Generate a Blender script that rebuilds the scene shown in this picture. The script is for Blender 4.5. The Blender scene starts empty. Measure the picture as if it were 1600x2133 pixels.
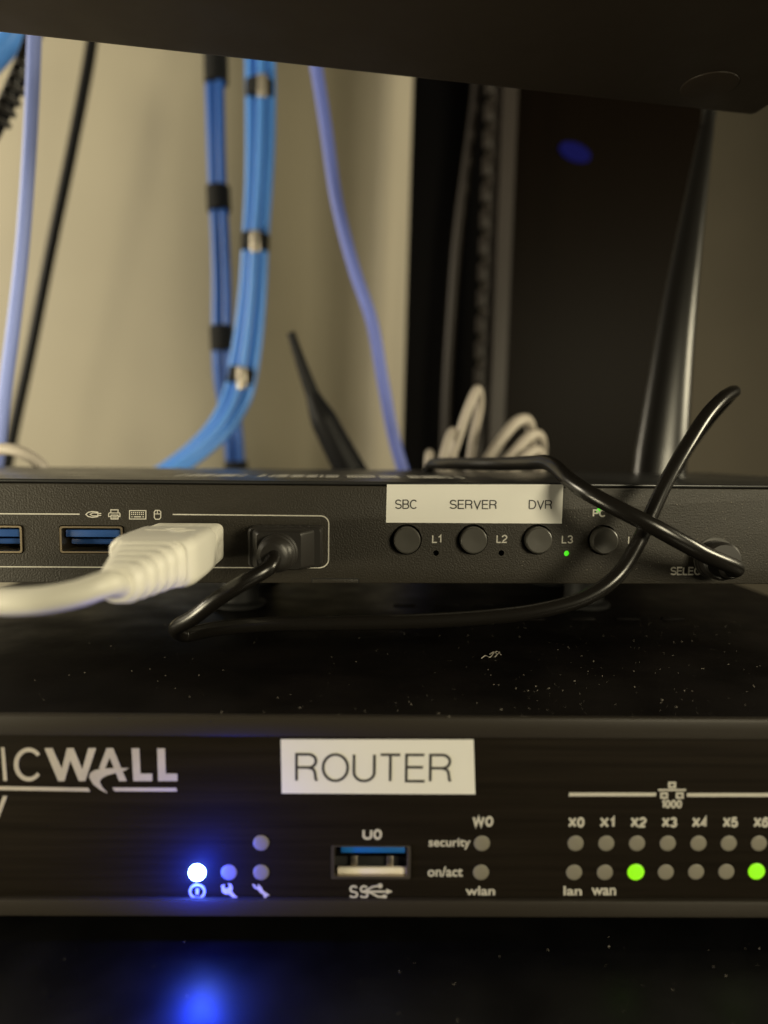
import bpy, bmesh, math, random
from mathutils import Vector, Matrix

random.seed(7)
MM = 0.001
R = math.radians
scene = bpy.context.scene
COL = scene.collection

# ------------------------------------------------------------------ camera
EYE = Vector((0.0, 0.0, 86.0))            # millimetres; the rack shelf is z = 0
FPX = 1500.0                              # focal length in photo pixels (photo is 1600 wide)
CAM_ROT = Matrix.Rotation(R(90 - 4.82), 3, 'X') @ Matrix.Rotation(R(0.6), 3, 'Z')
cam_data = bpy.data.cameras.new('camera')
cam = bpy.data.objects.new('camera', cam_data)
COL.objects.link(cam)
cam.matrix_world = Matrix.Translation(EYE * MM) @ CAM_ROT.to_4x4()
cam_data.sensor_fit = 'HORIZONTAL'
cam_data.sensor_width = 36.0
cam_data.lens = 36.0 * FPX / 1600.0
cam_data.clip_start = 0.005
cam_data.clip_end = 50.0
cam_data.dof.use_dof = True
cam_data.dof.focus_distance = 0.149
cam_data.dof.aperture_fstop = 11.5
cam_data.dof.aperture_blades = 0
scene.camera = cam

# ------------------------------------------------------------------ world, lamps, exposure
world = bpy.data.worlds.new('World')
scene.world = world
world.use_nodes = True
wb = world.node_tree.nodes['Background']
wb.inputs['Color'].default_value = (1.0, 0.86, 0.62, 1)
wb.inputs['Strength'].default_value = 0.002


def area_lamp(name, loc, target, size, power, color, size_y=None):
    d = bpy.data.lights.new(name, 'AREA')
    d.energy = power
    d.color = color
    d.size = size * MM
    if size_y:
        d.shape = 'RECTANGLE'
        d.size_y = size_y * MM
    o = bpy.data.objects.new(name, d)
    COL.objects.link(o)
    o.location = Vector(loc) * MM
    v = (Vector(target) - Vector(loc)).normalized()
    o.rotation_euler = v.to_track_quat('-Z', 'Y').to_euler()
    return o


WARM = (1.0, 0.89, 0.61)
area_lamp('room_lamp', (300, -240, 178), (10, 151, 60), 140, 1.85, WARM)
area_lamp('aisle_lamp', (470, 150, 205), (40, 180, 70), 120, 1.3, WARM)
area_lamp('fill_lamp', (-250, 60, 50), (-85, 110, 172), 90, 0.75, WARM)
area_lamp('cabinet_lamp', (-700, 250, 300), (-60, 600, 110), 240, 4.4, (1.0, 0.89, 0.67))

scene.view_settings.view_transform = 'Standard'
scene.view_settings.look = 'None'
scene.view_settings.exposure = 0.0
scene.view_settings.gamma = 1.0
scene.view_settings.use_curve_mapping = False
scene.render.engine = 'CYCLES'
scene.cycles.use_denoising = True
scene.cycles.sample_clamp_indirect = 6.0
scene.cycles.max_bounces = 6

# ------------------------------------------------------------------ pixel -> place


def ray(px, py):
    return CAM_ROT @ Vector(((px - 800.0) / FPX, -(py - 1066.5) / FPX, -1.0))


def at(px, py, depth):
    """the point in the room (mm) seen at a photo pixel, `depth` mm into the rack"""
    d = ray(px, py)
    return EYE + d * (depth / d.y)


def at_height(px, py, z):
    d = ray(px, py)
    return EYE + d * ((z - EYE.z) / d.z)


class Frame:
    """a device's own axes: x along its face, y into the rack, z up"""

    def __init__(self, origin, rz):
        self.m = Matrix.Translation(Vector(origin)) @ Matrix.Rotation(rz, 4, 'Z')
        self.inv = self.m.inverted()
        self.origin = Vector(origin)
        self.rz = rz

    def face(self, px, py, off=0.0):
        o = self.inv @ EYE
        d = self.inv.to_3x3() @ ray(px, py)
        t = (off - o.y) / d.y
        p = o + d * t
        return Vector((p.x, p.z))

    def top(self, px, py, z):
        o = self.inv @ EYE
        d = self.inv.to_3x3() @ ray(px, py)
        p = o + d * ((z - o.z) / d.z)
        return p


# ------------------------------------------------------------------ materials


def mat(name, color, rough=0.5, metal=0.0, spec=0.5, bump=None, emit=None, emit_strength=0.0, var=None,
        coat=0.0, stretch=None, rough_var=0.0):
    m = bpy.data.materials.new(name)
    m.use_nodes = True
    nt = m.node_tree
    b = nt.nodes['Principled BSDF']
    b.inputs['Base Color'].default_value = (*color, 1)
    b.inputs['Roughness'].default_value = rough
    b.inputs['Metallic'].default_value = metal
    b.inputs['Specular IOR Level'].default_value = spec
    b.inputs['Coat Weight'].default_value = coat
    tc = None
    if bump or var or rough_var:
        tc = nt.nodes.new('ShaderNodeTexCoord')
        mp = nt.nodes.new('ShaderNodeMapping')
        mp.inputs['Scale'].default_value = stretch or (1, 1, 1)
        nt.links.new(tc.outputs['Object'], mp.inputs['Vector'])
    if bump:
        scale, strength, dist = bump
        n = nt.nodes.new('ShaderNodeTexNoise')
        n.inputs['Scale'].default_value = scale
        n.inputs['Detail'].default_value = 3.0
        nt.links.new(mp.outputs['Vector'], n.inputs['Vector'])
        bp = nt.nodes.new('ShaderNodeBump')
        bp.inputs['Strength'].default_value = strength
        bp.inputs['Distance'].default_value = dist
        nt.links.new(n.outputs['Fac'], bp.inputs['Height'])
        nt.links.new(bp.outputs['Normal'], b.inputs['Normal'])
    if var:
        scale, amount = var
        n = nt.nodes.new('ShaderNodeTexNoise')
        n.inputs['Scale'].default_value = scale
        n.inputs['Detail'].default_value = 5.0
        nt.links.new(mp.outputs['Vector'], n.inputs['Vector'])
        r = nt.nodes.new('ShaderNodeMapRange')
        r.inputs['From Min'].default_value = 0.25
        r.inputs['From Max'].default_value = 0.75
        r.inputs['To Min'].default_value = 1 - amount
        r.inputs['To Max'].default_value = 1 + amount
        nt.links.new(n.outputs['Fac'], r.inputs['Value'])
        mx = nt.nodes.new('ShaderNodeVectorMath')
        mx.operation = 'SCALE'
        mx.inputs[0].default_value = color
        nt.links.new(r.outputs['Result'], mx.inputs['Scale'])
        nt.links.new(mx.outputs['Vector'], b.inputs['Base Color'])
    if rough_var:
        n = nt.nodes.new('ShaderNodeTexNoise')
        n.inputs['Scale'].default_value = 90.0
        n.inputs['Detail'].default_value = 6.0
        nt.links.new(tc.outputs['Object'], n.inputs['Vector'])
        r = nt.nodes.new('ShaderNodeMapRange')
        r.inputs['From Min'].default_value = 0.3
        r.inputs['From Max'].default_value = 0.7
        r.inputs['To Min'].default_value = rough - rough_var
        r.inputs['To Max'].default_value = rough + rough_var
        nt.links.new(n.outputs['Fac'], r.inputs['Value'])
        nt.links.new(r.outputs['Result'], b.inputs['Roughness'])
    if emit:
        b.inputs['Emission Color'].default_value = (*emit, 1)
        b.inputs['Emission Strength'].default_value = emit_strength
    return m


M = {
    'kvm_face': mat('textured black paint', (0.023, 0.0195, 0.0140), 0.52, spec=0.32, bump=(2700, 1.0, 0.00012), var=(60, 0.15)),
    'kvm_top': mat('satin black paint', (0.02, 0.02, 0.02), 0.32, bump=(1800, 0.08, 0.0001), rough_var=0.06),
    'router_case': mat('black metal case', (0.0055, 0.0046, 0.0043), 0.46, spec=0.06, bump=(1500, 0.2, 0.0001), rough_var=0.1, var=(55, 0.6)),
    'router_panel': mat('brushed black panel', (0.0125, 0.0098, 0.0070), 0.6, spec=0.03, bump=(900, 0.2, 0.0001), stretch=(0.05, 1, 1.8), var=(600, 0.30)),
    'bezel': mat('grey black bezel plastic', (0.028, 0.0235, 0.0185), 0.45, spec=0.25, bump=(1400, 0.12, 0.0001)),
    'shelf': mat('glossy black shelf', (0.0008, 0.0008, 0.001), 0.40, spec=0.55, bump=(900, 0.18, 0.0001), stretch=(0.35, 1.6, 1), rough_var=0.05),
    'paper': mat('white label tape', (0.80, 0.79, 0.74), 0.45, var=(45, 0.04), bump=(110, 0.22, 0.0003)),
    'ink': mat('black print', (0.03, 0.028, 0.027), 0.5),
    'print': mat('pale grey screen print', (0.55, 0.53, 0.47), 0.55, var=(2500, 0.12)),
    'logo': mat('pale metallic print', (0.50, 0.46, 0.38), 0.40, var=(160, 0.12)),
    'button': mat('black button plastic', (0.055, 0.052, 0.045), 0.35, bump=(900, 0.06, 0.0001)),
    'hole': mat('dark opening', (0.004, 0.004, 0.004), 0.8),
    'shell': mat('nickel port shell', (0.50, 0.41, 0.28), 0.36, metal=1.0),
    'dull_shell': mat('dull nickel shell', (0.36, 0.32, 0.27), 0.4, metal=1.0),
    'usb_blue': mat('blue port plastic', (0.022, 0.075, 0.26), 0.38),
    'usb_blue_bright': mat('vivid blue port plastic', (0.010, 0.12, 0.42), 0.4),
    'usb_white': mat('ivory port plastic', (0.80, 0.74, 0.62), 0.45),
    'lens': mat('grey indicator lens', (0.21, 0.195, 0.155), 0.45),
    'green_led': mat('lit green lens', (0.1, 0.3, 0.02), 0.4, emit=(0.33, 1.0, 0.0), emit_strength=0.74),
    'green_dim': mat('green lamp in hole', (0.05, 0.3, 0.02), 0.3, emit=(0.10, 1.0, 0.02), emit_strength=0.75),
    'blue_led': mat('lit blue lens', (0.2, 0.3, 0.8), 0.4, emit=(0.22, 0.42, 1.0), emit_strength=60.0),
    'white_plastic': mat('ivory white plastic', (0.76, 0.74, 0.66), 0.42, bump=(700, 0.04, 0.0001), var=(70, 0.03)),
    'white_cord': mat('ivory cord jacket', (0.68, 0.66, 0.57), 0.45),
    'black_plastic': mat('black moulded plastic', (0.020, 0.018, 0.016), 0.40, bump=(800, 0.08, 0.0001)),
    'black_cord': mat('black cord jacket', (0.008, 0.007, 0.006), 0.26, bump=(260, 0.05, 0.0002)),
    'rubber': mat('black rubber', (0.012, 0.012, 0.012), 0.6),
    'overhead': mat('dark brown grey painted steel', (0.026, 0.020, 0.015), 0.5, spec=0.15, bump=(600, 0.06, 0.0001), rough_var=0.05),
    'blue_cable': mat('blue cable jacket', (0.10, 0.31, 0.86), 0.32),
    'navy_cable': mat('dark blue cable jacket', (0.030, 0.12, 0.46), 0.36),
    'lilac_cable': mat('pale violet blue cable jacket', (0.15, 0.20, 0.64), 0.5),
    'white_blue_cable': mat('pale blue cable jacket', (0.25, 0.32, 0.74), 0.5, bump=(500, 0.2, 0.0003)),
    'grey_cable': mat('pale grey cable jacket', (0.50, 0.45, 0.39), 0.45),
    'strap': mat('black hook and loop strap', (0.006, 0.006, 0.006), 0.9, bump=(1500, 0.4, 0.0003)),
    'buckle': mat('shiny clear tag', (0.75, 0.68, 0.56), 0.25, metal=0.6),
    'wall': mat('beige painted wall', (0.46, 0.42, 0.32), 0.6, var=(9, 0.05), bump=(300, 0.05, 0.0002)),
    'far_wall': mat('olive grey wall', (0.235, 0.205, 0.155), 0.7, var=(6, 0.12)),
    'rail': mat('black rack steel', (0.034, 0.028, 0.025), 0.45, spec=0.35, bump=(700, 0.06, 0.0001)),
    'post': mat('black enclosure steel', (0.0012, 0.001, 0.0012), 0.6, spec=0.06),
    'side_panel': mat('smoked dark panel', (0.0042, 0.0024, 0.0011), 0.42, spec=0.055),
    'antenna': mat('black antenna plastic', (0.006, 0.0055, 0.005), 0.30, spec=0.5),
    'thin_antenna': mat('matt black antenna plastic', (0.006, 0.006, 0.007), 0.5, spec=0.25),
    'dust': mat('grey dust', (0.26, 0.235, 0.195), 0.9),
    'lint': mat('pale lint', (0.42, 0.39, 0.34), 0.9),
    'blue_reflection': mat('glowing blue reflection patch', (0.002, 0.002, 0.01), 0.5, spec=0.05, emit=(0.06, 0.07, 1.0), emit_strength=0.05),  # a reflection put into a dim emissive colour
}

# ------------------------------------------------------------------ mesh building (all in millimetres)


class MB:
    def __init__(self):
        self.bm = bmesh.new()

    def add(self, verts, faces):
        vs = [self.bm.verts.new(Vector(v)) for v in verts]
        out = []
        for f in faces:
            try:
                out.append(self.bm.faces.new([vs[i] for i in f]))
            except ValueError:
                pass
        return vs, out

    def box(self, x0, x1, y0, y1, z0, z1, bevel=0.0, seg=2):
        vs, fs = self.add([(x0, y0, z0), (x1, y0, z0), (x1, y1, z0), (x0, y1, z0),
                           (x0, y0, z1), (x1, y0, z1), (x1, y1, z1), (x0, y1, z1)],
                          [(3, 2, 1, 0), (4, 5, 6, 7), (0, 1, 5, 4), (1, 2, 6, 5), (2, 3, 7, 6), (3, 0, 4, 7)])
        if bevel:
            es = {e for f in fs for e in f.edges}
            bmesh.ops.bevel(self.bm, geom=list(es), offset=bevel, segments=seg, profile=0.5, affect='EDGES')
        return self

    def prism(self, pts, y0, y1):
        """outline in the face plane (x, z), from y0 (front) to y1"""
        n = len(pts)
        area = sum(pts[i][0] * pts[(i + 1) % n][1] - pts[(i + 1) % n][0] * pts[i][1] for i in range(n))
        if area < 0:
            pts = pts[::-1]
        verts = [(p[0], y0, p[1]) for p in pts] + [(p[0], y1, p[1]) for p in pts]
        faces = [tuple(range(n)), tuple(range(2 * n - 1, n - 1, -1))]
        for i in range(n):
            j = (i + 1) % n
            faces.append((i, i + n, j + n, j))
        vs, fs = self.add(verts, faces)
        if n > 4:
            self.bm.normal_update()
            bmesh.ops.triangulate(self.bm, faces=[f for f in fs if len(f.verts) > 4])
        return self

    def stroke(self, pts, w, y0, y1, closed=False):
        """a ribbon of width w along pts in the face plane, mitred"""
        P = [Vector((p[0], p[1])) for p in pts]
        n = len(P)
        L, Rr = [], []
        for i in range(n):
            if closed:
                a, b, c = P[i - 1], P[i], P[(i + 1) % n]
            else:
                a, b, c = P[max(i - 1, 0)], P[i], P[min(i + 1, n - 1)]
            d1 = (b - a).normalized() if (b - a).length > 1e-9 else (c - b).normalized()
            d2 = (c - b).normalized() if (c - b).length > 1e-9 else d1
            nn = Vector((-(d1.y + d2.y), d1.x + d2.x))
            if nn.length < 1e-6:
                nn = Vector((-d1.y, d1.x))
            nn.normalize()
            k = max(0.35, nn.dot(Vector((-d1.y, d1.x))))
            L.append(b + nn * (w / 2 / k))
            Rr.append(b - nn * (w / 2 / k))
        verts = []
        for i in range(n):
            verts += [(L[i].x, y0, L[i].y), (Rr[i].x, y0, Rr[i].y), (L[i].x, y1, L[i].y), (Rr[i].x, y1, Rr[i].y)]
        faces = []
        for i in range(n if closed else n - 1):
            a, b = 4 * i, 4 * ((i + 1) % n)
            faces += [(a, a + 1, b + 1, b), (a + 2, b + 2, b + 3, a + 3), (a, b, b + 2, a + 2), (a + 1, a + 3, b + 3, b + 1)]
        if not closed:
            e = 4 * (n - 1)
            faces += [(0, 2, 3, 1), (e, e + 1, e + 3, e + 2)]
        self.add(verts, faces)
        return self

    def disc(self, cx, cz, r, y0, y1, n=40, dome=0.0, bevel=0.0):
        """a round pin whose face is at y0"""
        prof = [(r, y1), (r, y0 + bevel)]
        if bevel:
            prof += [(r - 0.3 * bevel, y0 + 0.3 * bevel), (r - bevel, y0)]
        if dome:
            for k in range(1, 6):
                a = k / 6 * math.pi / 2
                prof.append(((r - bevel) * math.cos(a), y0 - dome * math.sin(a)))
        self.lathe_y(cx, cz, prof, n, tip=y0 - dome)
        return self

    def lathe_y(self, cx, cz, prof, n=40, tip=None):
        verts, faces = [], []
        for (r, y) in prof:
            for k in range(n):
                a = 2 * math.pi * k / n
                verts.append((cx + r * math.cos(a), y, cz + r * math.sin(a)))
        for i in range(len(prof) - 1):
            for k in range(n):
                a, b = i * n + k, i * n + (k + 1) % n
                faces.append((a, b, b + n, a + n))
        faces.append(tuple(range(n - 1, -1, -1)))
        if tip is not None:
            verts.append((cx, tip, cz))
            t = len(verts) - 1
            base = (len(prof) - 1) * n
            for k in range(n):
                faces.append((base + k, base + (k + 1) % n, t))
        else:
            base = (len(prof) - 1) * n
            faces.append(tuple(base + k for k in range(n)))
        self.add(verts, faces)
        return self

    def ring(self, cx, cz, r0, r1, y0, y1, n=40):
        pr = [(r0, y1), (r0, y0), (r1, y0), (r1, y1)]
        verts, faces = [], []
        for (r, y) in pr:
            for k in range(n):
                a = 2 * math.pi * k / n
                verts.append((cx + r * math.cos(a), y, cz + r * math.sin(a)))
        for i in range(4):
            for k in range(n):
                a, b = i * n + k, i * n + (k + 1) % n
                c = ((i + 1) % 4) * n
                faces.append((a, b, c + (k + 1) % n, c + k))
        self.add(verts, faces)
        return self

    def loft(self, sections, cap=True):
        n = len(sections[0])
        verts = [p for s in sections for p in s]
        faces = []
        for i in range(len(sections) - 1):
            for k in range(n):
                a, b = i * n + k, i * n + (k + 1) % n
                faces.append((a, b, b + n, a + n))
        if cap:
            faces.append(tuple(range(n - 1, -1, -1)))
            e = (len(sections) - 1) * n
            faces.append(tuple(e + k for k in range(n)))
        self.add(verts, faces)
        return self

    def tube(self, pts, radius, n=16, offset=(0.0, 0.0)):
        P = [Vector(p) for p in pts]
        rad = radius if callable(radius) else (lambda t: radius)
        m = len(P)
        t0 = (P[1] - P[0]).normalized()
        up = Vector((0, 1, 0)) if abs(t0.y) < 0.9 else Vector((1, 0, 0))
        u = (up - t0 * up.dot(t0)).normalized()
        secs = []
        for i in range(m):
            t = (P[min(i + 1, m - 1)] - P[max(i - 1, 0)]).normalized()
            u = (u - t * u.dot(t)).normalized()
            v = t.cross(u)
            c = P[i] + u * offset[0] + v * offset[1]
            r = rad(i / (m - 1))
            secs.append([c + (u * math.cos(2 * math.pi * k / n) + v * math.sin(2 * math.pi * k / n)) * r for k in range(n)])
        self.loft(secs)
        return self

    def text(self, fr, body, box, y0=-0.05, y1=0.02, bold=0.0, off=0.0):
        """lettering fitted to a box of photo pixels (x0, y0, x1, y1) on the face of fr"""
        cu = bpy.data.curves.new('lettering', 'FONT')
        cu.body = body
        cu.size = 1.0
        cu.offset = bold
        cu.resolution_u = 6
        tmp = bpy.data.objects.new('lettering', cu)
        COL.objects.link(tmp)
        bpy.context.view_layer.update()
        me = bpy.data.meshes.new_from_object(tmp.evaluated_get(bpy.context.evaluated_depsgraph_get()))
        bpy.data.objects.remove(tmp)
        bpy.data.curves.remove(cu)
        xs = [v.co.x for v in me.vertices]
        ys = [v.co.y for v in me.vertices]
        ax, bx, ay, by = min(xs), max(xs), min(ys), max(ys)
        p00 = fr.face(box[0], box[3], off)
        p10 = fr.face(box[2], box[3], off)
        p01 = fr.face(box[0], box[1], off)
        verts = []
        for v in me.vertices:
            s, t = (v.co.x - ax) / (bx - ax), (v.co.y - ay) / (by - ay)
            q = p00 + (p10 - p00) * s + (p01 - p00) * t
            verts.append((q.x, off + y0, q.y))
        base = bmesh.new()
        vs = [base.verts.new(v) for v in verts]
        for p in me.polygons:
            try:
                base.faces.new([vs[i] for i in p.vertices])
            except ValueError:
                pass
        bpy.data.meshes.remove(me)
        ext = bmesh.ops.extrude_face_region(base, geom=base.faces[:])
        for g in ext['geom']:
            if isinstance(g, bmesh.types.BMVert):
                g.co.y = off + y1
        tm = bpy.data.meshes.new('tmp')
        base.to_mesh(tm)
        base.free()
        self.bm.from_mesh(tm)
        bpy.data.meshes.remove(tm)
        return self

    def build(self, name, material, parent=None, origin=(0, 0, 0), smooth=True, angle=35):
        bm = self.bm
        bmesh.ops.recalc_face_normals(bm, faces=bm.faces[:])
        o = Vector(origin)
        for v in bm.verts:
            v.co = (v.co - o) * MM
        me = bpy.data.meshes.new(name)
        bm.to_mesh(me)
        bm.free()
        me.materials.append(material)
        ob = bpy.data.objects.new(name, me)
        COL.objects.link(ob)
        if parent is not None:
            ob.parent = parent
        else:
            ob.location = o * MM
        if smooth and len(me.polygons):
            me.shade_smooth()
            me.set_sharp_from_angle(angle=R(angle))
        return ob


def cut(ob, cutter):
    """open holes in ob with the closed shapes of an MB"""
    c = cutter.build('cutter', M['hole'], smooth=False)
    c.parent = ob.parent
    md = ob.modifiers.new('cut', 'BOOLEAN')
    md.operation = 'DIFFERENCE'
    md.solver = 'EXACT'
    md.object = c
    bpy.context.view_layer.update()
    me = bpy.data.meshes.new_from_object(ob.evaluated_get(bpy.context.evaluated_depsgraph_get()))
    ob.modifiers.clear()
    old = ob.data
    nm = old.name
    ob.data = me
    bpy.data.meshes.remove(old)
    me.name = nm
    while len(me.materials) > 1:
        me.materials.pop()
    for p in me.polygons:
        p.material_index = 0
    me.shade_smooth()
    me.set_sharp_from_angle(angle=R(30))
    cm = c.data
    bpy.data.objects.remove(c)
    bpy.data.meshes.remove(cm)


def tag(o, label=None, cat=None, group=None, kind=None):
    if label:
        o['label'] = label
    if cat:
        o['category'] = cat
    if group:
        o['group'] = group
    if kind:
        o['kind'] = kind
    return o


def thing(name, loc, label, cat, group=None, rz=0.0):
    o = bpy.data.objects.new(name, None)
    o.empty_display_size = 0.01
    COL.objects.link(o)
    o.location = Vector(loc) * MM
    o.rotation_euler = (0, 0, rz)
    return tag(o, label, cat, group)


def spline(pts, step=1.2):
    """smooth curve through points (mm)"""
    P = [Vector(p) for p in pts]
    P = [P[0] * 2 - P[1]] + P + [P[-1] * 2 - P[-2]]
    out = []
    for i in range(1, len(P) - 2):
        p0, p1, p2, p3 = P[i - 1], P[i], P[i + 1], P[i + 2]
        d01, d12, d23 = [max((b - a).length, 1e-6) ** 0.5 for a, b in ((p0, p1), (p1, p2), (p2, p3))]
        m1 = (p1 - p0) / d01 - (p2 - p0) / (d01 + d12) + (p2 - p1) / d12
        m2 = (p2 - p1) / d12 - (p3 - p1) / (d12 + d23) + (p3 - p2) / d23
        m1, m2 = m1 * d12, m2 * d12
        n = max(3, int((p2 - p1).length / step))
        for k in range(n):
            t = k / n
            h1, h2 = 2 * t**3 - 3 * t**2 + 1, -2 * t**3 + 3 * t**2
            h3, h4 = t**3 - 2 * t**2 + t, t**3 - t**2
            out.append(p1 * h1 + p2 * h2 + m1 * h3 + m2 * h4)
    out.append(P[-2])
    return out


def rrect(x0, x1, z0, z1, r, n=6):
    pts = []
    for cx, cz, a0 in ((x1 - r, z1 - r, 0), (x0 + r, z1 - r, 90), (x0 + r, z0 + r, 180), (x1 - r, z0 + r, 270)):
        for k in range(n + 1):
            a = R(a0 + 90 * k / n)
            pts.append((cx + r * math.cos(a), cz + r * math.sin(a)))
    return pts


# ------------------------------------------------------------------ the setting
shelf = MB().box(-260, 260, 40, 330, -2.0, 0.0, 0.4).build('shelf_surface', M['shelf'])
tag(shelf, 'glossy black rack shelf under the router catching a blue reflection', 'shelf', kind='structure')

# beige wall behind: one sheet, folded into shallow vertical planes
D = 540
sec = []
for px, dd in ((-600, 545), (330, 545), (440, 548), (500, 556), (560, 572), (610, 592), (660, 603), (720, 609), (765, 609), (788, 602), (804, 588), (820, 568), (836, 554), (860, 545)):
    p = at(px, 560, dd)
    sec.append((p.x, p.y))
mb = MB()
n = len(sec)
prof = sec + [(x, y + 14) for x, y in reversed(sec)]
mb.loft([[(x + z * 0.028 * (1 if x > -20 else 0.4), y, 81 + z) for x, y in prof] for z in (-260, 420)])
wall = mb.build('back_wall', M['wall'], angle=80)
tag(wall, 'beige back wall behind the hanging blue cables', 'wall', kind='structure')

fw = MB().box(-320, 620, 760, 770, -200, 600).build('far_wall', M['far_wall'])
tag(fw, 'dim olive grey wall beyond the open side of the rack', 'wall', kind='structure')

# ------------------------------------------------------------------ plain single-weight lettering
def _arc(cx, cy, rx, ry, a0, a1, n=16):
    return [(cx + rx * math.cos(R(a0 + (a1 - a0) * k / n)), cy + ry * math.sin(R(a0 + (a1 - a0) * k / n))) for k in range(n + 1)]


GLYPH = {   # advance width, strokes (closed strokes end with None)
    'S': (0.66, [_arc(.33, .745, .29, .255, 22, 270) + _arc(.33, .245, .33, .245, 82, -158)]),
    'B': (0.64, [[(0, 0), (0, 1), (.36, 1)] + _arc(.37, .76, .22, .24, 86, -86) + [(.36, .52), (.03, .52)], [(.36, .52)] + _arc(.38, .26, .26, .26, 86, -86) + [(.36, 0), (0.03, 0)]]),
    'C': (0.72, [_arc(.375, .5, .375, .5, 42, 318, 24)]),
    'E': (0.58, [[(.58, 1), (0, 1), (0, 0), (.60, 0)], [(.03, .53), (.54, .53)]]),
    'R': (0.66, [[(0, 0), (0, 1), (.38, 1)] + _arc(.39, .75, .24, .25, 86, -86) + [(.37, .5), (.03, .5)], [(.40, .49), (.53, .45), (.585, .36), (.605, .22), (.62, .08), (.66, 0)]]),
    'V': (0.68, [[(0, 1), (.34, 0), (.68, 1)]]),
    'D': (0.68, [[(0, 0), (0, 1), (.29, 1)] + _arc(.30, .5, .38, .5, 86, -86) + [(.29, 0), (0.03, 0)]]),
    'O': (0.80, [_arc(.40, .5, .40, .5, 0, 345, 32) + [None]]),
    'U': (0.66, [[(0, 1), (0, .34)] + _arc(.33, .33, .33, .33, 184, 356) + [(.66, .34), (.66, 1)]]),
    'T': (0.64, [[(0, 1), (.64, 1)], [(.32, .97), (.32, 0)]]),
    'L': (0.50, [[(0, 1), (0, 0), (.50, 0)]]),
    'P': (0.60, [[(0, 0), (0, 1), (.36, 1)] + _arc(.36, .74, .24, .26, 86, -86) + [(.36, .48), (.03, .48)]]),
    '1': (0.28, [[(0, .76), (.14, .82), (.26, 1), (.26, 0)]]),
    '2': (0.56, [_arc(.28, .72, .28, .28, 175, -20) + [(.44, .48), (.16, .26), (0, 0), (.56, 0)]]),
    '3': (0.56, [_arc(.27, .745, .26, .255, 165, -88), _arc(.28, .25, .28, .25, 92, -165)]),
    'X': (0.68, [[(0, 1), (.68, 0)], [(0, 0), (.68, 1)]]),
    'W': (0.95, [[(0, 1), (.22, 0), (.475, .95), (.73, 0), (.95, 1)]]),
    '0': (0.56, [_arc(.28, .5, .28, .5, 0, 345, 28) + [None]]),
    '5': (0.56, [[(.52, 1), (.09, 1), (.04, .55)] + _arc(.27, .32, .29, .32, 120, -160)]),
    '6': (0.56, [_arc(.30, .70, .26, .30, 25, 100) + [(.10, .82), (.02, .55), (0, .33)] + _arc(.28, .31, .28, .31, 180, 530, 24)]),
    '4': (0.58, [[(.42, 0), (.42, 1), (0, .27), (.58, .27)]]),
}


def plain_text(mb, fr, s, box, wpx, y0, y1, off=0.0, gap=0.20):
    """letters of one stroke width, fitted to a box of photo pixels"""
    a, b = fr.face(box[0], box[3], off), fr.face(box[2], box[1], off)
    w = wpx * (b.x - a.x) / (box[2] - box[0])
    adv, x = [], 0.0
    for ch in s:
        adv.append(x)
        x += GLYPH[ch][0] + gap
    total = x - gap
    sx, sz = (b.x - a.x - w) / total, (b.y - a.y - w) / 1.0
    for ch, x0 in zip(s, adv):
        for k, st_ in enumerate(GLYPH[ch][1]):
            closed = st_[-1] is None
            pts_ = [(a.x + w / 2 + (x0 + p[0]) * sx, a.y + w / 2 + p[1] * sz) for p in st_ if p is not None]
            mb.stroke(pts_, w, off + y0 - 0.006 * k, off + y1, closed)

# ------------------------------------------------------------------ router
RF = Frame((0, 117, 0), R(0.7))
def rf(x, y, off=0.0):
    return RF.face(x, y, off)

rz_top = rf(800, 1495).y
rz_bot = rf(800, 1911).y
rp_top = rf(800, 1537).y
rp_bot = rf(800, 1877).y
rx0, rx1 = -120.0, 124.0
PANEL = 0.9                     # the printed panel sits this far behind the bezel's front
router = thing('router', RF.m @ Vector((0, 0, 0)), 'black rack router with a ROUTER label, small round indicators and a lit blue lamp', 'router', rz=RF.rz)
case = MB().box(rx0, rx1, 1.2, 150, rz_bot + 0.1, rz_top - 0.02, 0.5).build('case', M['router_case'], router)
bz = MB()
bz.box(rx0, rx1, 0, 1.6, rp_top, rz_top, 0.35)
bz.box(rx0, rx1, 0, 1.6, rz_bot, rp_bot, 0.3)
bz.build('bezel', M['bezel'], router)
panel = MB().box(rx0 + 1, rx1 - 1, PANEL, 3.0, rp_bot + 0.12, rp_top - 0.14, 0.12).build('front_panel', M['router_panel'], router)
cu = MB()
ua, ub = rf(689, 1830, PANEL), rf(856, 1761, PANEL)
cu.box(ua.x, ub.x, -1, 12, ua.y, ub.y)
cut(panel, cu)
cu = MB()
cu.box(ua.x, ub.x, -1, 12, ua.y, ub.y)
cut(case, cu)
for sx in (-106, 110):
    for sy in (12, 106):
        f = MB()
        verts, faces = [], []
        f.loft([[(sx + r * math.cos(2 * math.pi * k / 24), sy + r * math.sin(2 * math.pi * k / 24), z) for k in range(24)]
                for r, z in ((4.8, 0.02), (5.2, 0.6), (5.4, rz_bot + 0.05))])
        f.build('rubber_foot', M['rubber'], router)

# vent slots pressed into the lid
vs = MB()
for (xa, xb, y) in ((820, 865, 1262), (905, 955, 1262), (985, 1030, 1262), (1190, 1240, 1291), (1285, 1332, 1291), (1090, 1135, 1291), (1380, 1425, 1291)):
    a, b = RF.top(xa, y, rz_top), RF.top(xb, y, rz_top)
    vs.box(a.x, b.x, a.y, a.y + 1.6, rz_top - 0.05, rz_top + 0.35, 0.15)
vs.build('vent_louvre', M['router_case'], router)

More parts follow.
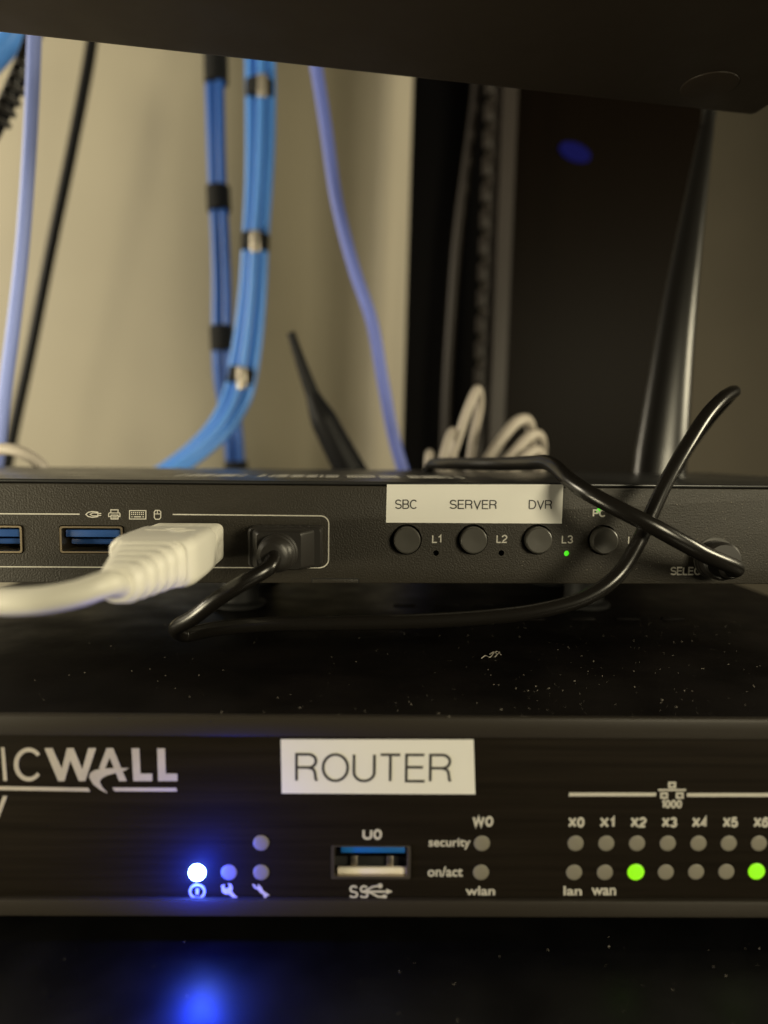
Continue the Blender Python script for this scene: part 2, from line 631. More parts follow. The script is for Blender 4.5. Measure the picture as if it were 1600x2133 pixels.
# USB port
up = thing('usb_port', (0, 0, 0), None, None)
up.parent = router
sh = MB()
o1 = rrect(ua.x + 0.02, ub.x - 0.02, ua.y + 0.02, ub.y - 0.02, 0.35)
i1 = rrect(ua.x + 0.55, ub.x - 0.55, ua.y + 0.5, ub.y - 0.25, 0.25)
nv = len(o1)
sh.add([(p[0], 0.75, p[1]) for p in o1] + [(p[0], 0.75, p[1]) for p in i1] + [(p[0], 9, p[1]) for p in i1] + [(p[0], 9, p[1]) for p in o1],
       [f for k in range(nv) for f in ((k, (k + 1) % nv, nv + (k + 1) % nv, nv + k),
                                       (nv + k, nv + (k + 1) % nv, 2 * nv + (k + 1) % nv, 2 * nv + k),
                                       (3 * nv + k, 3 * nv + (k + 1) % nv, (k + 1) % nv, k))])
sh.build('port_shell', M['dull_shell'], up)
a, b = rf(710, 1776, 1.4), rf(844, 1763, 1.4)
MB().box(a.x, b.x, 1.3, 3.0, a.y, b.y, 0.1).build('port_tongue', M['usb_blue_bright'], up)
a, b = rf(695, 1826, 6), rf(852, 1764, 6)
MB().box(a.x, b.x, 2.9, 3.2, a.y, b.y).build('port_back', M['hole'], up)
a, b = rf(703, 1822, 1.5), rf(848, 1809, 1.5)
MB().box(a.x, b.x, 1.5, 2.4, a.y, b.y, 0.25).build('lower_tongue', M['usb_white'], up)
for xa, xb in ((730, 745), (805, 820)):
    a, b = rf(xa, 1808, 2.2), rf(xb, 1783, 2.2)
    MB().box(a.x, b.x, 2.1, 2.8, a.y, b.y, 0.2).build('spring_contact', M['dull_shell'], up)

# indicators
LED_R = 1.36


def router_led(x, y, kind='lens', label=None, r=LED_R, dome=0.12):
    c = rf(x, y, PANEL)
    o = MB().disc(c.x, c.y, r, PANEL - 0.06, PANEL + 1.0, 36, dome=dome).build('green_dot', M[kind], router)
    if label:
        o['label'] = label
    return o


for x in (1004, 1199, 1263, 1327, 1391, 1455, 1518, 1581):
    router_led(x, 1756.5)
for x, y in ((1002, 1817), (1196, 1817), (1260, 1817), (1387, 1816.5), (1450, 1816), (1513, 1815.5)):
    router_led(x, y)
router_led(477, 1817)
router_led(544, 1755.5)
router_led(544, 1817)
router_led(1324.5, 1816.5, 'green_led', 'lit bright green indicator', 1.45)
router_led(1576, 1815, 'green_led', 'lit bright green indicator', 1.45)
blue = router_led(411, 1817, 'blue_led', 'lit bright blue power indicator', 1.42, 0.9)
# added unseen lamp before the blue indicator, standing in for its lens halo
bl = bpy.data.lights.new('blue_halo_lamp', 'POINT')
bl.energy = 0.030
bl.color = (0.008, 0.035, 1.0)
bl.shadow_soft_size = 0.0006
blo = bpy.data.objects.new('blue_halo_lamp', bl)
COL.objects.link(blo)
c = rf(411, 1817, PANEL)
blo.location = (RF.m @ Vector((c.x, PANEL - 4.0, c.y))) * MM

# printing
def poly(mb, fr, pts, off, y0, y1):
    q = [fr.face(x, y, off) for x, y in pts]
    mb.prism([(p.x, p.y) for p in q], off + y0, off + y1)


def line(mb, fr, pts, wpx, off, y0, y1, closed=False):
    q = [fr.face(x, y, off) for x, y in pts]
    mb.stroke(q, wpx * (fr.face(900, 1500, off).x - fr.face(800, 1500, off).x) / 100, off + y0, off + y1, closed)


def arc(cx, cy, rx, ry, a0, a1, n=20):
    return [(cx + rx * math.cos(R(a0 + (a1 - a0) * k / n)), cy - ry * math.sin(R(a0 + (a1 - a0) * k / n))) for k in range(n + 1)]


def L(zx, zy):
    return (0.28125 * zx, 1520 + 0.28125 * zy)


lg = MB()
lp = lambda pts, d=0.0: poly(lg, RF, [L(*p) for p in pts], PANEL, -0.05 - d, 0.03)
lp([(8, 130), (33, 130), (53, 378), (26, 378)])
co = [L(212 + 108 * math.cos(R(a)), 257 - 124 * math.sin(R(a))) for a in range(38, 323, 6)]
ci = [L(215 + 78 * math.cos(R(a)), 257 - 94 * math.sin(R(a))) for a in range(322, 37, -6)]
poly(lg, RF, co + ci, PANEL, -0.05, 0.03)
lp([(330, 136), (388, 136), (458, 290), (497, 136), (545, 136), (610, 296), (655, 136), (712, 136), (632, 380), (585, 380), (522, 225), (478, 380), (432, 380)])
lp([(790, 136), (838, 136), (938, 380), (883, 380), (813, 205), (778, 288), (733, 288)])
lp([(955, 283), (930, 300), (860, 320), (800, 335), (755, 358), (738, 385), (757, 425), (797, 470), (740, 442), (690, 402), (662, 352), (668, 322), (700, 300), (760, 288), (850, 284)], 0.02)
lp([(975, 138), (1032, 138), (1040, 325), (1128, 325), (1128, 380), (988, 380)])
lp([(1165, 138), (1222, 138), (1228, 325), (1314, 325), (1314, 380), (1172, 380)])
lp([(-120, 416), (652, 430), (668, 458), (-120, 444)])
lp([(832, 428), (1305, 430), (1312, 457), (850, 455)])
lp([(22, 490), (54, 492), (-20, 690), (-52, 690)])
lg.build('logo_lettering', M['logo'], router)

pr = MB()
T = lambda s, x0, y0, x1, y1, bold=0.018: pr.text(RF, s, (x0, y0, x1, y1), -0.05, 0.02, bold, PANEL)
B = lambda t_, x0, y0, x1, y1, w_=5.0: plain_text(pr, RF, t_, (x0, y0, x1, y1), w_, -0.05, 0.02, PANEL, 0.28)
B('W0', 984, 1700, 1028, 1722)
T('security', 893, 1746, 980, 1769)
T('on/act', 891, 1805, 964, 1826)
T('wlan', 970, 1846, 1031, 1865)
T('lan', 1174, 1846, 1212, 1865)
T('wan', 1232, 1849, 1283, 1865)
B('U0', 755, 1727, 796, 1749)
for s, x0, x1 in (('X0', 1183, 1218), ('X1', 1249, 1281), ('X2', 1313, 1347), ('X3', 1378, 1411), ('X4', 1441, 1475), ('X5', 1505, 1538), ('X6', 1569, 1602)):
    B(s, x0, 1702, x1, 1723.5)
B('1000', 1377, 1666, 1421, 1683.5, 3.6)
B('SS', 727, 1844, 768, 1871, 4.2)
pl = lambda pts, w, d=0.0, closed=False: line(pr, RF, pts, w, PANEL, -0.05 - d, 0.02, closed)
# network sign and its rule
poly(pr, RF, [(1186, 1651), (1367, 1651), (1366, 1658.5), (1185, 1658.5)], PANEL, -0.05, 0.02)
poly(pr, RF, [(1431, 1652), (1800, 1652), (1800, 1659.5), (1431, 1659.5)], PANEL, -0.05, 0.02)
pl([(1371, 1645.5), (1429, 1645.5)], 4)
for cx, cy in ((1400, 1635), (1383.5, 1657), (1416, 1657)):
    pl([(cx - 6, cy - 4.5), (cx + 6, cy - 4.5), (cx + 6, cy + 4.5), (cx - 6, cy + 4.5)], 4.2, 0.01, True)
# USB trident
pl([(752, 1857), (806, 1857)], 4.2, 0.01)
poly(pr, RF, [(805, 1851), (818, 1857), (805, 1863)], PANEL, -0.05, 0.02)
pl([(757, 1857), (768, 1852), (776, 1847), (790, 1845)], 3.8, 0.02)
pl([(766, 1857), (778, 1862), (786, 1867), (799, 1868)], 3.8, 0.03)
for cx, cy in ((792, 1845), (801, 1868)):
    poly(pr, RF, arc(cx, cy, 5, 5, 0, 345, 12), PANEL, -0.09, 0.02)
# power sign
pl(arc(411, 1857, 15, 14, 0, 354, 30), 4.5, 0.0, True)
pl([(411, 1851), (411, 1863)], 6, 0.0)
# wrench signs
def wrench(cx, cy, s):
    pts = [(-16, -12), (-9, -15), (-9, -7), (-3, -6), (1, -12), (-3, -17), (5, -15), (8, -7), (6, 0), (17, 12), (12, 17), (0, 5), (-7, 6), (-14, 1)]
    poly(pr, RF, [(cx + p[0] * s, cy + p[1] * s) for p in pts], PANEL, -0.05, 0.02)
wrench(477, 1857, 1.02)
poly(pr, RF, [(525, 1841), (532, 1843), (533, 1849), (537, 1846), (538, 1841), (545, 1848), (549, 1856), (557, 1861), (562, 1865),
              (556, 1866), (555, 1871), (550, 1871), (549, 1864), (542, 1859), (537, 1853), (530, 1850)], PANEL, -0.05, 0.02)
pr.build('lettering', M['print'], router)

# ------------------------------------------------------------------ ROUTER label
def label_tape(name, label, fr, corners, off, texts, curl=0.0):
    q = [fr.face(x, y, off) for x, y in corners]
    cx = sum(p.x for p in q) / 4
    base = Vector((cx, off, min(p.y for p in q)))
    e = thing(name, fr.m @ base, label, 'label', rz=fr.rz)
    t = MB()
    nx = 24
    front, back = [], []
    grid = []
    for j in range(7):
        v = j / 6
        for i in range(nx + 1):
            u = i / nx
            top = q[0] + (q[1] - q[0]) * u
            bot = q[3] + (q[2] - q[3]) * u
            p = top + (bot - top) * v
            lift = curl * (max(0, u - 0.8) / 0.2) ** 2 * (1 - v) + curl * 0.5 * (max(0, 0.12 - v) / 0.12)
            grid.append((p.x, off - 0.13 - lift, p.y))
    n1 = len(grid)
    faces = []
    for j in range(6):
        for i in range(nx):
            a = j * (nx + 1) + i
            faces.append((a, a + 1, a + nx + 2, a + nx + 1))
            faces.append((n1 + a, n1 + a + nx + 1, n1 + a + nx + 2, n1 + a + 1))
    rim = [i for i in range(nx + 1)] + [j * (nx + 1) + nx for j in range(1, 7)] + [6 * (nx + 1) + i for i in range(nx - 1, -1, -1)] + [j * (nx + 1) for j in range(5, 0, -1)]
    for k in range(len(rim)):
        a, b = rim[k], rim[(k + 1) % len(rim)]
        faces.append((a, n1 + a, n1 + b, b))
    t.add(grid + [(x, y + 0.11, z) for x, y, z in grid], faces)
    t.build('label_tape', M['paper'], e, base)
    w = MB()
    for s, box, b in texts:
        plain_text(w, fr, s, box, b, -0.17 - curl * 0.25, -0.10, off)
    w.build('lettering', M['ink'], e, base)
    return e


label_tape('adhesive_label', 'white adhesive label printed ROUTER on the lower black panel', RF,
           [(585, 1539.5), (986.5, 1540), (990, 1654), (587, 1652)], PANEL,
           [('ROUTER', (615, 1569.5, 942, 1628), 5.6)])

# ------------------------------------------------------------------ button switch box (upper device)
KF = Frame((0, 151, 0), R(2.6))
def kf(x, y, off=0.0):
    return KF.face(x, y, off)

kz_top = kf(800, 1003.5).y
kz_bot = kf(800, 1215.5).y
kx0, kx1 = -122.0, 118.0
kvm = thing('switch_box', KF.m @ Vector((0, 0, 0)), 'black textured switch box with four round push buttons and USB ports', 'switch box', rz=KF.rz)
body = MB().box(kx0, kx1, 0, 96, kz_bot, kz_top - 0.9, 0.35).build('body', M['kvm_face'], kvm)
MB().box(kx0 - 0.1, kx1 + 0.1, 0.35, 96.3, kz_top - 0.75, kz_top, 0.3, 3).build('lid', M['kvm_top'], kvm)

cu = MB()
BTN = [(847, 1124), (985, 1124), (1119.5, 1124), (1256, 1125)]
HOLES = [(908.5, 1152), (1044.5, 1152), (1181, 1153), (1318, 1154)]
for x, y in BTN:
    c = kf(x, y)
    cu.disc(c.x, c.y, 3.25, -2, 6, 40)
for x, y in HOLES:
    c = kf(x, y)
    cu.disc(c.x, c.y, 0.62, -2, 5, 24)
c = kf(1248, 1064)
cu.disc(c.x, c.y, 0.6, -2, 5, 24)
PORTS = [((-84, 1095), (46, 1151)), ((126, 1096.5), (256, 1151.5)), ((333, 1097), (463, 1152)), ((536, 1098), (664, 1153))]
for (xa, ya), (xb, yb) in PORTS:
    a, b = kf(xa - 2, yb + 2), kf(xb + 2, ya - 2)
    cu.prism(rrect(a.x, b.x, a.y, b.y, 0.6), -2, 9)
c = kf(1486, 1164)
cu.disc(c.x, c.y, 1.75, -2, 9, 30)
a, b = kf(650, 1214), kf(747, 1206)
cut(body, cu)

btn0 = None
for i, (x, y) in enumerate(BTN):
    c = kf(x, y)
    b_ = MB()
    b_.lathe_y(0, 0, [(2.86, 6), (2.86, -1.25), (2.78, -1.5), (2.55, -1.66), (0.8, -1.6)], 48, tip=-1.58)
    if btn0 is None:
        btn0 = b_.build('push_button', M['button'], kvm)
        o = btn0
    else:
        o = btn0.copy()
        COL.objects.link(o)
        b_.bm.free()
    o.location = Vector((c.x, 0, c.y)) * MM

for i, (x, y) in enumerate(HOLES):
    c = kf(x, y)
    lit = i == 2
    o = MB().disc(c.x, c.y, 0.6, 0.55 if lit else 1.6, 4, 24).build('green_dot', M['green_dim' if lit else 'hole'], kvm)
    if lit:
        o['label'] = 'lit green indicator under L3'
c = kf(1248, 1064)  # small emissive green dot set in its own hole
o = MB().disc(c.x, c.y, 0.56, 0.4, 4, 24).build('green_dot', M['green_dim'], kvm)
o['label'] = 'small glowing green dot above the PC mark'

for (xa, ya), (xb, yb) in PORTS:
    a, b = kf(xa, yb), kf(xb, ya)
    p = thing('usb_port', (0, 0, 0), None, None)
    p.parent = kvm
    o1 = rrect(a.x, b.x, a.y, b.y, 0.55)
    i1 = rrect(a.x + 0.4, b.x - 0.4, a.y + 0.36, b.y - 0.36, 0.4)
    nv = len(o1)
    s_ = MB()
    s_.add([(q[0], -0.25, q[1]) for q in o1] + [(q[0], -0.25, q[1]) for q in i1] + [(q[0], 8, q[1]) for q in i1] + [(q[0], 8, q[1]) for q in o1],
           [f for k in range(nv) for f in ((k, (k + 1) % nv, nv + (k + 1) % nv, nv + k),
                                           (nv + k, nv + (k + 1) % nv, 2 * nv + (k + 1) % nv, 2 * nv + k),
                                           (3 * nv + k, 3 * nv + (k + 1) % nv, (k + 1) % nv, k))])
    s_.build('port_shell', M['shell'], p)
    h = b.y - a.y
    MB().box(a.x + 0.9, b.x - 0.9, 0.7, 7.5, a.y + 0.58 * h, b.y - 0.85, 0.12).build('port_tongue', M['usb_blue'], p)
    MB().box(a.x + 0.5, b.x - 0.5, 7.6, 7.9, a.y + 0.4, b.y - 0.4).build('port_back', M['hole'], p)
    MB().box(a.x + 1.1, b.x - 0.6, 3.2, 7.5, a.y + 0.26 * h, a.y + 0.46 * h, 0.1).build('lower_tongue', M['usb_blue'], p)

# socket of the select jack, slot at the lower edge
c = kf(1488, 1163)
MB().ring(c.x, c.y, 1.6, 4.55, -0.25, 1.0, 40).build('jack_ring', M['button'], kvm)
st = MB()
a, b = kf(651, 1214), kf(746, 1206.5)
st.box(a.x, b.x, -0.12, 0.1, a.y, b.y, 0.05)
st.build('edge_clip', M['kvm_face'], kvm)
st = MB()
line(st, KF, [(650, 1214), (650, 1206), (747, 1206), (747, 1214)], 2.2, 0, -0.03, 0.05)
st.build('clip_gap', M['hole'], kvm)

# printing on the face
pk = MB()
ln = lambda pts, w, d=0.0, closed=False: pk.stroke([kf(x, y) for x, y in pts], w * 0.1, -0.04 - d, 0.02, closed)
ln([(360, 1071.5), (668, 1074.5)] + [(668 + 17 * math.sin(R(a)), 1091.5 - 17 * math.cos(R(a))) for a in range(10, 90, 10)] + [(685, 1092), (684.5, 1164)]
   + [(667.5 + 17 * math.cos(R(a)), 1165 + 17 * math.sin(R(a))) for a in range(10, 90, 10)] + [(667, 1182.5), (340, 1182)], 2.4)
ln([(-200, 1069), (166, 1071)], 2.4)
ln([(-200, 1179.5), (220, 1181.5)], 2.4)
kt = lambda s, x0, y0, x1, y1, wpx: plain_text(pk, KF, s, (x0, y0, x1, y1), wpx, -0.04, 0.02)
kt('USB', 228.5, 1175.5, 268, 1190, 2.6)
kt('L1', 900, 1114, 920, 1131, 2.6)
kt('L2', 1034, 1114, 1057, 1131, 2.6)
kt('L3', 1170, 1115, 1194, 1132, 2.6)
kt('L4', 1308, 1117, 1333, 1133, 2.6)
kt('PC', 1234.5, 1061, 1263, 1077, 3.2)
kt('SELECT', 1396, 1181, 1474, 1198, 2.9)
# icons: plug, printer, keyboard, mouse
ln([(205, 1067), (193, 1065.5), (184, 1067), (179, 1071.5), (184, 1076), (193, 1077.5), (205, 1076)], 2)
ln([(193, 1068.5), (204, 1068.5), (204, 1074.5), (193, 1074.5), (188, 1071.5)], 1.7, 0.01, True)
ln([(205, 1069.5), (211, 1069.5)], 1.8)
ln([(205, 1073.5), (211, 1073.5)], 1.8)
ln([(231, 1068), (228, 1068), (226.5, 1070), (226.5, 1076), (231, 1076)], 1.8)
ln([(246, 1076), (250, 1076), (250, 1070), (248.5, 1068), (246, 1068)], 1.8)
ln([(231, 1067.5), (231, 1062), (246, 1062), (246, 1067.5)], 1.8)
ln([(228, 1068.5), (249, 1068.5)], 1.6)
ln([(231.5, 1073), (246, 1073), (246, 1081), (231.5, 1081)], 1.8, 0.01, True)
ln([(234, 1076), (243.5, 1076)], 1.3)
ln([(234, 1078.7), (243.5, 1078.7)], 1.3)
ln([(270, 1063.5), (304, 1063.5), (304, 1081), (270, 1081)], 1.8, 0.01, True)
for yy in (1067.5, 1071.5):
    for k in range(7):
        ln([(273.5 + 4 * k, yy), (275.7 + 4 * k, yy)], 2.2)
ln([(274, 1076.5), (276, 1076.5)], 2.2)
ln([(279, 1076.5), (294, 1076.5)], 2.2)
ln([(297, 1076.5), (300, 1076.5)], 2.2)
ln([(324, 1063), (332, 1063), (335, 1066), (335, 1078), (332, 1081.5), (324, 1081.5), (321.5, 1078), (321.5, 1066)], 1.8, 0.01, True)
ln([(322, 1070.5), (334.5, 1070.5)], 1.5)
ln([(328, 1063.5), (328, 1070)], 1.5)
pk.build('lettering', M['print'], kvm)

# marks printed on the lid, seen almost edge-on
mk = MB()
for x0, x1 in ((362, 372), (384, 398), (405, 433), (441, 485), (494, 502), (534, 546), (558, 567), (572, 596), (602, 630), (636, 659), (664, 672), (677, 705), (723, 784), (793, 835), (856, 880), (884, 930), (937, 946), (962, 972)):
    n = max(1, int((x1 - x0) / 7))
    for k in range(n):
        xa = x0 + (x1 - x0) * k / n
        xb = xa + (x1 - x0) / n * 0.86
        yy = 990.5 + (x0 - 500) * 0.008
        p, q = KF.top(xa, yy + 2.2, kz_top), KF.top(xb, yy + 2.2, kz_top)
        r_ = KF.top(xa, yy - 2.0, kz_top)
        mk.box(p.x, q.x, p.y, r_.y, kz_top - 0.01, kz_top + 0.04)
mk.build('lid_lettering', M['print'], kvm)

for px_ in (492, 1230):
    p = RF.top(px_, 1272, rz_top)
    w = KF.inv @ (RF.m @ p)
    for yy in (w.y + 6, w.y + 44):
        f = MB()
        f.loft([[(w.x + r * math.cos(2 * math.pi * k / 28), yy + r * math.sin(2 * math.pi * k / 28), z) for k in range(28)]
                for r, z in ((6.6, rz_top + 0.02), (7.2, rz_top + 0.3), (7.4, rz_top + 1.2), (6.8, rz_top + 1.6), (5.6, rz_top + 2.0), (5.6, kz_bot + 0.2))])
        f.build('rubber_foot', M['rubber'], kvm)

label_tape('adhesive_label', 'white adhesive label printed SBC SERVER DVR above the round buttons', KF,
           [(806, 1009), (1173, 1009), (1170, 1090.5), (804, 1088.5)], 0.0,
           [('SBC', (822.5, 1040.5, 869.5, 1060), 2.3), ('SERVER', (936, 1041.5, 1035, 1060), 2.3), ('DVR', (1101, 1041.5, 1150, 1060.5), 2.3)], 0.15)

# ------------------------------------------------------------------ white USB lead
cx = kf(398, 1125).x
cz = kf(398, 1127).y
wl = thing('usb_lead', KF.m @ Vector((cx, 0, cz)), 'ivory white USB plug and cord in the third port', 'USB cable', rz=KF.rz)


def section(cx_, y, cz_, w, h, r):
    return [(p[0], y, p[1]) for p in rrect(cx_ - w / 2, cx_ + w / 2, cz_ - h / 2, cz_ + h / 2, min(r, w / 2 - .01, h / 2 - .01), 5)]


pb = MB()
secs = []
for y, w, h in ((-1.0, 13.2, 7.2), (-1.5, 13.8, 7.7)):
    secs.append(section(0, y, 0, w, h, 1.3))
for k in range(7):                                   # grip ribs
    y = -2.0 - k * 1.25
    secs.append(section(0, y, 0, 14.1, 7.9, 1.3))
    secs.append(section(0, y - 0.75, 0, 14.1, 7.9, 1.3))
    secs.append(section(0, y - 0.85, 0, 12.9, 7.0, 1.3))
    secs.append(section(0, y - 1.15, 0, 12.9, 7.0, 1.3))
for y, w, h in ((-11.0, 14.2, 8.1), (-11.6, 14.6, 8.6), (-12.5, 14.8, 8.8), (-20, 14.8, 8.8), (-27, 14.6, 8.7), (-29.5, 14.0, 8.4), (-31.0, 12.6, 7.8)):
    secs.append(section(0, y, 0, w, h, 2.0))
pb.loft(secs)
plug = pb.build('plug', M['white_plastic'], wl)
mt = MB().box(-6, 6, -1.05, 7, -2.2, 2.2, 0.2).build('metal_tip', M['shell'], plug)
# raised trident on the top of the plug
tr = MB()
def tl(pts, w):
    m2 = MB()
    m2.stroke(pts, w, 4.36, 4.52)
    for v in m2.bm.verts:
        v.co = Vector((v.co.x, v.co.z, v.co.y))
    tmp = bpy.data.meshes.new('t')
    m2.bm.to_mesh(tmp)
    m2.bm.free()
    tr.bm.from_mesh(tmp)
    bpy.data.meshes.remove(tmp)
tl([(-4.0, -19), (5.0, -19)], 0.7)
tl([(-1.5, -19), (0.5, -16.6), (2.5, -16.4)], 0.6)
tl([(0.2, -19), (2.0, -21.2), (3.8, -21.3)], 0.6)
tr.build('raised_sign', M['white_plastic'], plug)
sr = MB()
secs = []
for k in range(5):
    y = -30.2 - k * 2.5
    w = 12.2 - k * 1.25
    h = 8.1 - k * 0.45
    secs.append(section(-0.3 * k, y, -0.28 * k, w, h, 2.6))
    secs.append(section(-0.3 * k - 0.1, y - 1.45, -0.28 * k - .1, w - 0.35, h - 0.2, 2.6))
    secs.append(section(-0.3 * k - 0.15, y - 1.7, -0.28 * k - .15, w - 1.3, h - 1.0, 2.4))
    secs.append(section(-0.3 * k - 0.2, y - 2.25, -0.28 * k - .2, w - 1.5, h - 1.1, 2.4))
secs.append(section(-1.5, -42.6, -1.3, 5.6, 5.2, 2.4))
sr.loft(secs)
sr.build('strain_relief', M['white_plastic'], wl, angle=50)
base = KF.m @ Vector((cx, 0, cz))
pts = [Vector((-0.5, -38, -0.9)), Vector((-1.4, -42.5, -1.3))]
for px_, py_, d in ((225, 1216, 103), (165, 1236, 101), (90, 1250, 100), (0, 1253, 101), (-90, 1245, 104), (-200, 1225, 110)):
    w = KF.inv @ at(px_, py_, d)
    pts.append(w - Vector((cx, 0, cz)))
MB().tube(spline(pts, 1.0), lambda t: 1.98, 24).build('cord', M['white_cord'], wl, angle=80)

# ------------------------------------------------------------------ black USB lead looping to the right
cx = kf(597, 1126).x
cz = kf(597, 1134).y
bb = Vector((cx, 0, cz))
bk = thing('usb_lead', KF.m @ bb, 'black USB plug and glossy cord looping from the fourth port to the right', 'USB cable', rz=KF.rz)
pb = MB()
pb.loft([section(0.2, y, 0.1, w, h, r) for y, w, h, r in ((-0.4, 14.4, 7.8, .9), (-0.9, 15.0, 8.3, 1.0), (-5.2, 15.0, 8.3, 1.0), (-5.8, 14.2, 8.0, 1.0))])
pb.loft([section(x, y, 0, w, h, .8) for x, y, w, h in ((0, -5.6, 12.4, 7.9), (-0.2, -6.5, 12.0, 7.9), (-0.6, -9.5, 9.2, 7.6), (-0.6, -10.0, 8.6, 7.2))])
plug = pb.build('plug', M['black_plastic'], bk)
MB().box(-6, 6, -0.45, 7, -2.2, 2.2, 0.2).build('metal_tip', M['shell'], plug)
# embossed sign along the top edge
em = MB()
for xa, xb in ((-4.8, -3.6), (-3.0, -1.0), (-0.2, 1.2), (1.9, 3.2), (3.8, 5.0)):
    em.box(xa, xb, -4.2, -2.6, 4.2, 4.36, 0.06)
em.build('raised_sign', M['black_plastic'], plug)
sr = MB()
q = []
for y, r, dx in ((-9.6, 3.9, 0), (-10.4, 3.9, -.1), (-10.6, 3.6, -.1), (-11.1, 3.6, -.15), (-11.3, 3.8, -.2), (-12.0, 3.7, -.25), (-12.2, 3.4, -.25), (-12.7, 3.4, -.3), (-12.9, 3.5, -.35), (-13.7, 3.2, -.5), (-14.3, 2.4, -.6)):
    q.append([(-0.7 + dx + r * math.cos(2 * math.pi * k / 28), y, -0.3 + r * math.sin(2 * math.pi * k / 28)) for k in range(28)])
sr.loft(q)
sr.build('strain_relief', M['black_plastic'], bk)
pts = [Vector((-0.8, -11, -0.4)), Vector((-1.2, -14.4, -0.8))]
for px_, py_, d in ((560, 1182, 133), (510, 1212, 131), (455, 1247, 131), (405, 1285, 133), (368, 1308, 137), (385, 1322, 141.5), (450, 1310, 142), (560, 1300, 141),
                    (700, 1298, 140), (850, 1295, 139), (1000, 1287, 138), (1120, 1273, 137), (1220, 1245, 137), (1285, 1200, 138),
                    (1330, 1130, 141), (1355, 1075, 143), (1390, 1000, 146), (1430, 930, 150), (1470, 868, 155), (1505, 830, 161), (1528, 816, 168),
                    (1519, 826, 177), (1474, 878, 188), (1424, 950, 197), (1395, 1010, 204), (1370, 1060, 212)):
    pts.append(KF.inv @ at(px_, py_, d) - bb)
MB().tube(spline(pts, 0.8), lambda t: 1.5, 24).build('cord', M['black_cord'], bk, angle=80)

# ------------------------------------------------------------------ black lead over the lid into the select jack
jc = kf(1486, 1164)
jb = Vector((jc.x, 0, jc.y))
jl = thing('jack_lead', KF.m @ jb, 'thin black lead draped over the switch box into the jack above SELECT', 'audio cable', rz=KF.rz)
pl_ = MB()
pl_.lathe_y(0, 0, [(1.5, 1.0), (1.5, -0.2), (3.7, -0.3), (4.1, -0.7), (4.1, -1.3), (3.7, -1.5), (3.7, -1.9), (4.1, -2.1), (4.1, -4.0), (3.6, -4.6)], 40)
pl_.lathe_y(1.1, -1.2, [(2.3, -4.2), (2.3, -5.6), (1.9, -6.2)], 32)
pl_.build('plug', M['black_plastic'], jl)
pts = [Vector((1.1, -5.0, -1.2)), Vector((0.9, -7.4, -1.1)), Vector((-0.2, -9.2, -0.4))]
for px_, py_, d in ((1462, 1152, 140), (1420, 1129, 138.5), (1360, 1096, 138), (1300, 1066, 139.5), (1235, 1032, 143.5), (1190, 1003, 149), (1160, 975, 156), (1137, 963, 163), (1105, 964, 171),
                    (1050, 966, 182), (980, 966, 194), (925, 966, 206), (900, 968, 216), (892, 985, 222), (888, 1010, 226)):
    pts.append(KF.inv @ at(px_, py_, d) - jb)
MB().tube(spline(pts, 0.8), lambda t: 1.68, 24).build('cord', M['black_cord'], jl, angle=80)

# ------------------------------------------------------------------ device overhead
HZ = EYE.z + 86.0
pa = at_height(0, 75, HZ)
pc = at_height(1572, 246, HZ)
oyaw = math.atan2(pc.y - pa.y, pc.x - pa.x)
OF = Frame((pc.x, pc.y, HZ), oyaw)
od = thing('overhead_device', OF.origin, 'dark brown grey underside of a device overhead, tilted across the top', 'device', rz=oyaw)
ow = 300.0
MB().box(-ow, 0, -108, 0, 0, 40, 2.2, 4).build('case', M['overhead'], od)
p = OF.inv @ at_height(1478, 178, HZ)
f = MB()
f.loft([[(p.x + r * math.cos(2 * math.pi * k / 40), p.y + r * math.sin(2 * math.pi * k / 40), z) for k in range(40)]
        for r, z in ((6.4, 0.1), (6.3, -0.2), (6.0, -0.3))])
f.build('rubber_foot', M['overhead'], od)

# ------------------------------------------------------------------ rack rail and dark enclosure
def slab(name, material, px0, px1, py, d, depth, lean=0.027, z0=-200, z1=420, parent=None):
    """upright plate between two photo columns at the given depth, leaning a little as in the photo"""
    a, b = at(px0, py, d), at(px1, py, d)
    m_ = MB()
    zc = (a.z + b.z) / 2
    m_.loft([[(a.x + (z - zc) * lean, d, z), (b.x + (z - zc) * lean, d, z), (b.x + (z - zc) * lean, d + depth, z), (a.x + (z - zc) * lean, d + depth, z)] for z in (z0, z1)])
    return m_


LEAN = 0.018
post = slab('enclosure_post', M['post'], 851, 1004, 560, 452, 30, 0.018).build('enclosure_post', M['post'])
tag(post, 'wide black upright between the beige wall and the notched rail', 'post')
rail = thing('rack_rail', (at(1040, 560, 405).x, 405, 0), 'dark grey upright rack rail with a row of notches', 'rack rail')
ro = rail.location / MM
slab('rail_front', M['rail'], 1012, 1030, 560, 405, 10, LEAN).build('rail_flange', M['rail'], rail, ro)
slab('rail_web', M['rail'], 1034, 1064, 560, 398, 3, LEAN).build('rail_web', M['rail'], rail, ro)
slab('rail_back', M['post'], 1029, 1036, 560, 409, 8, LEAN).build('rail_back', M['post'], rail, ro)
th = MB()
for k in range(-10, 22):
    z = 81 + k * 14.1
    a = at(1001, 560, 404)
    x = a.x + (z - at(1001, 560, 404).z) * LEAN
    th.box(x - 0.6, x + 4.6, 404, 410, z, z + 10.3, 1.4)
th.build('rail_notches', M['rail'], rail, ro)

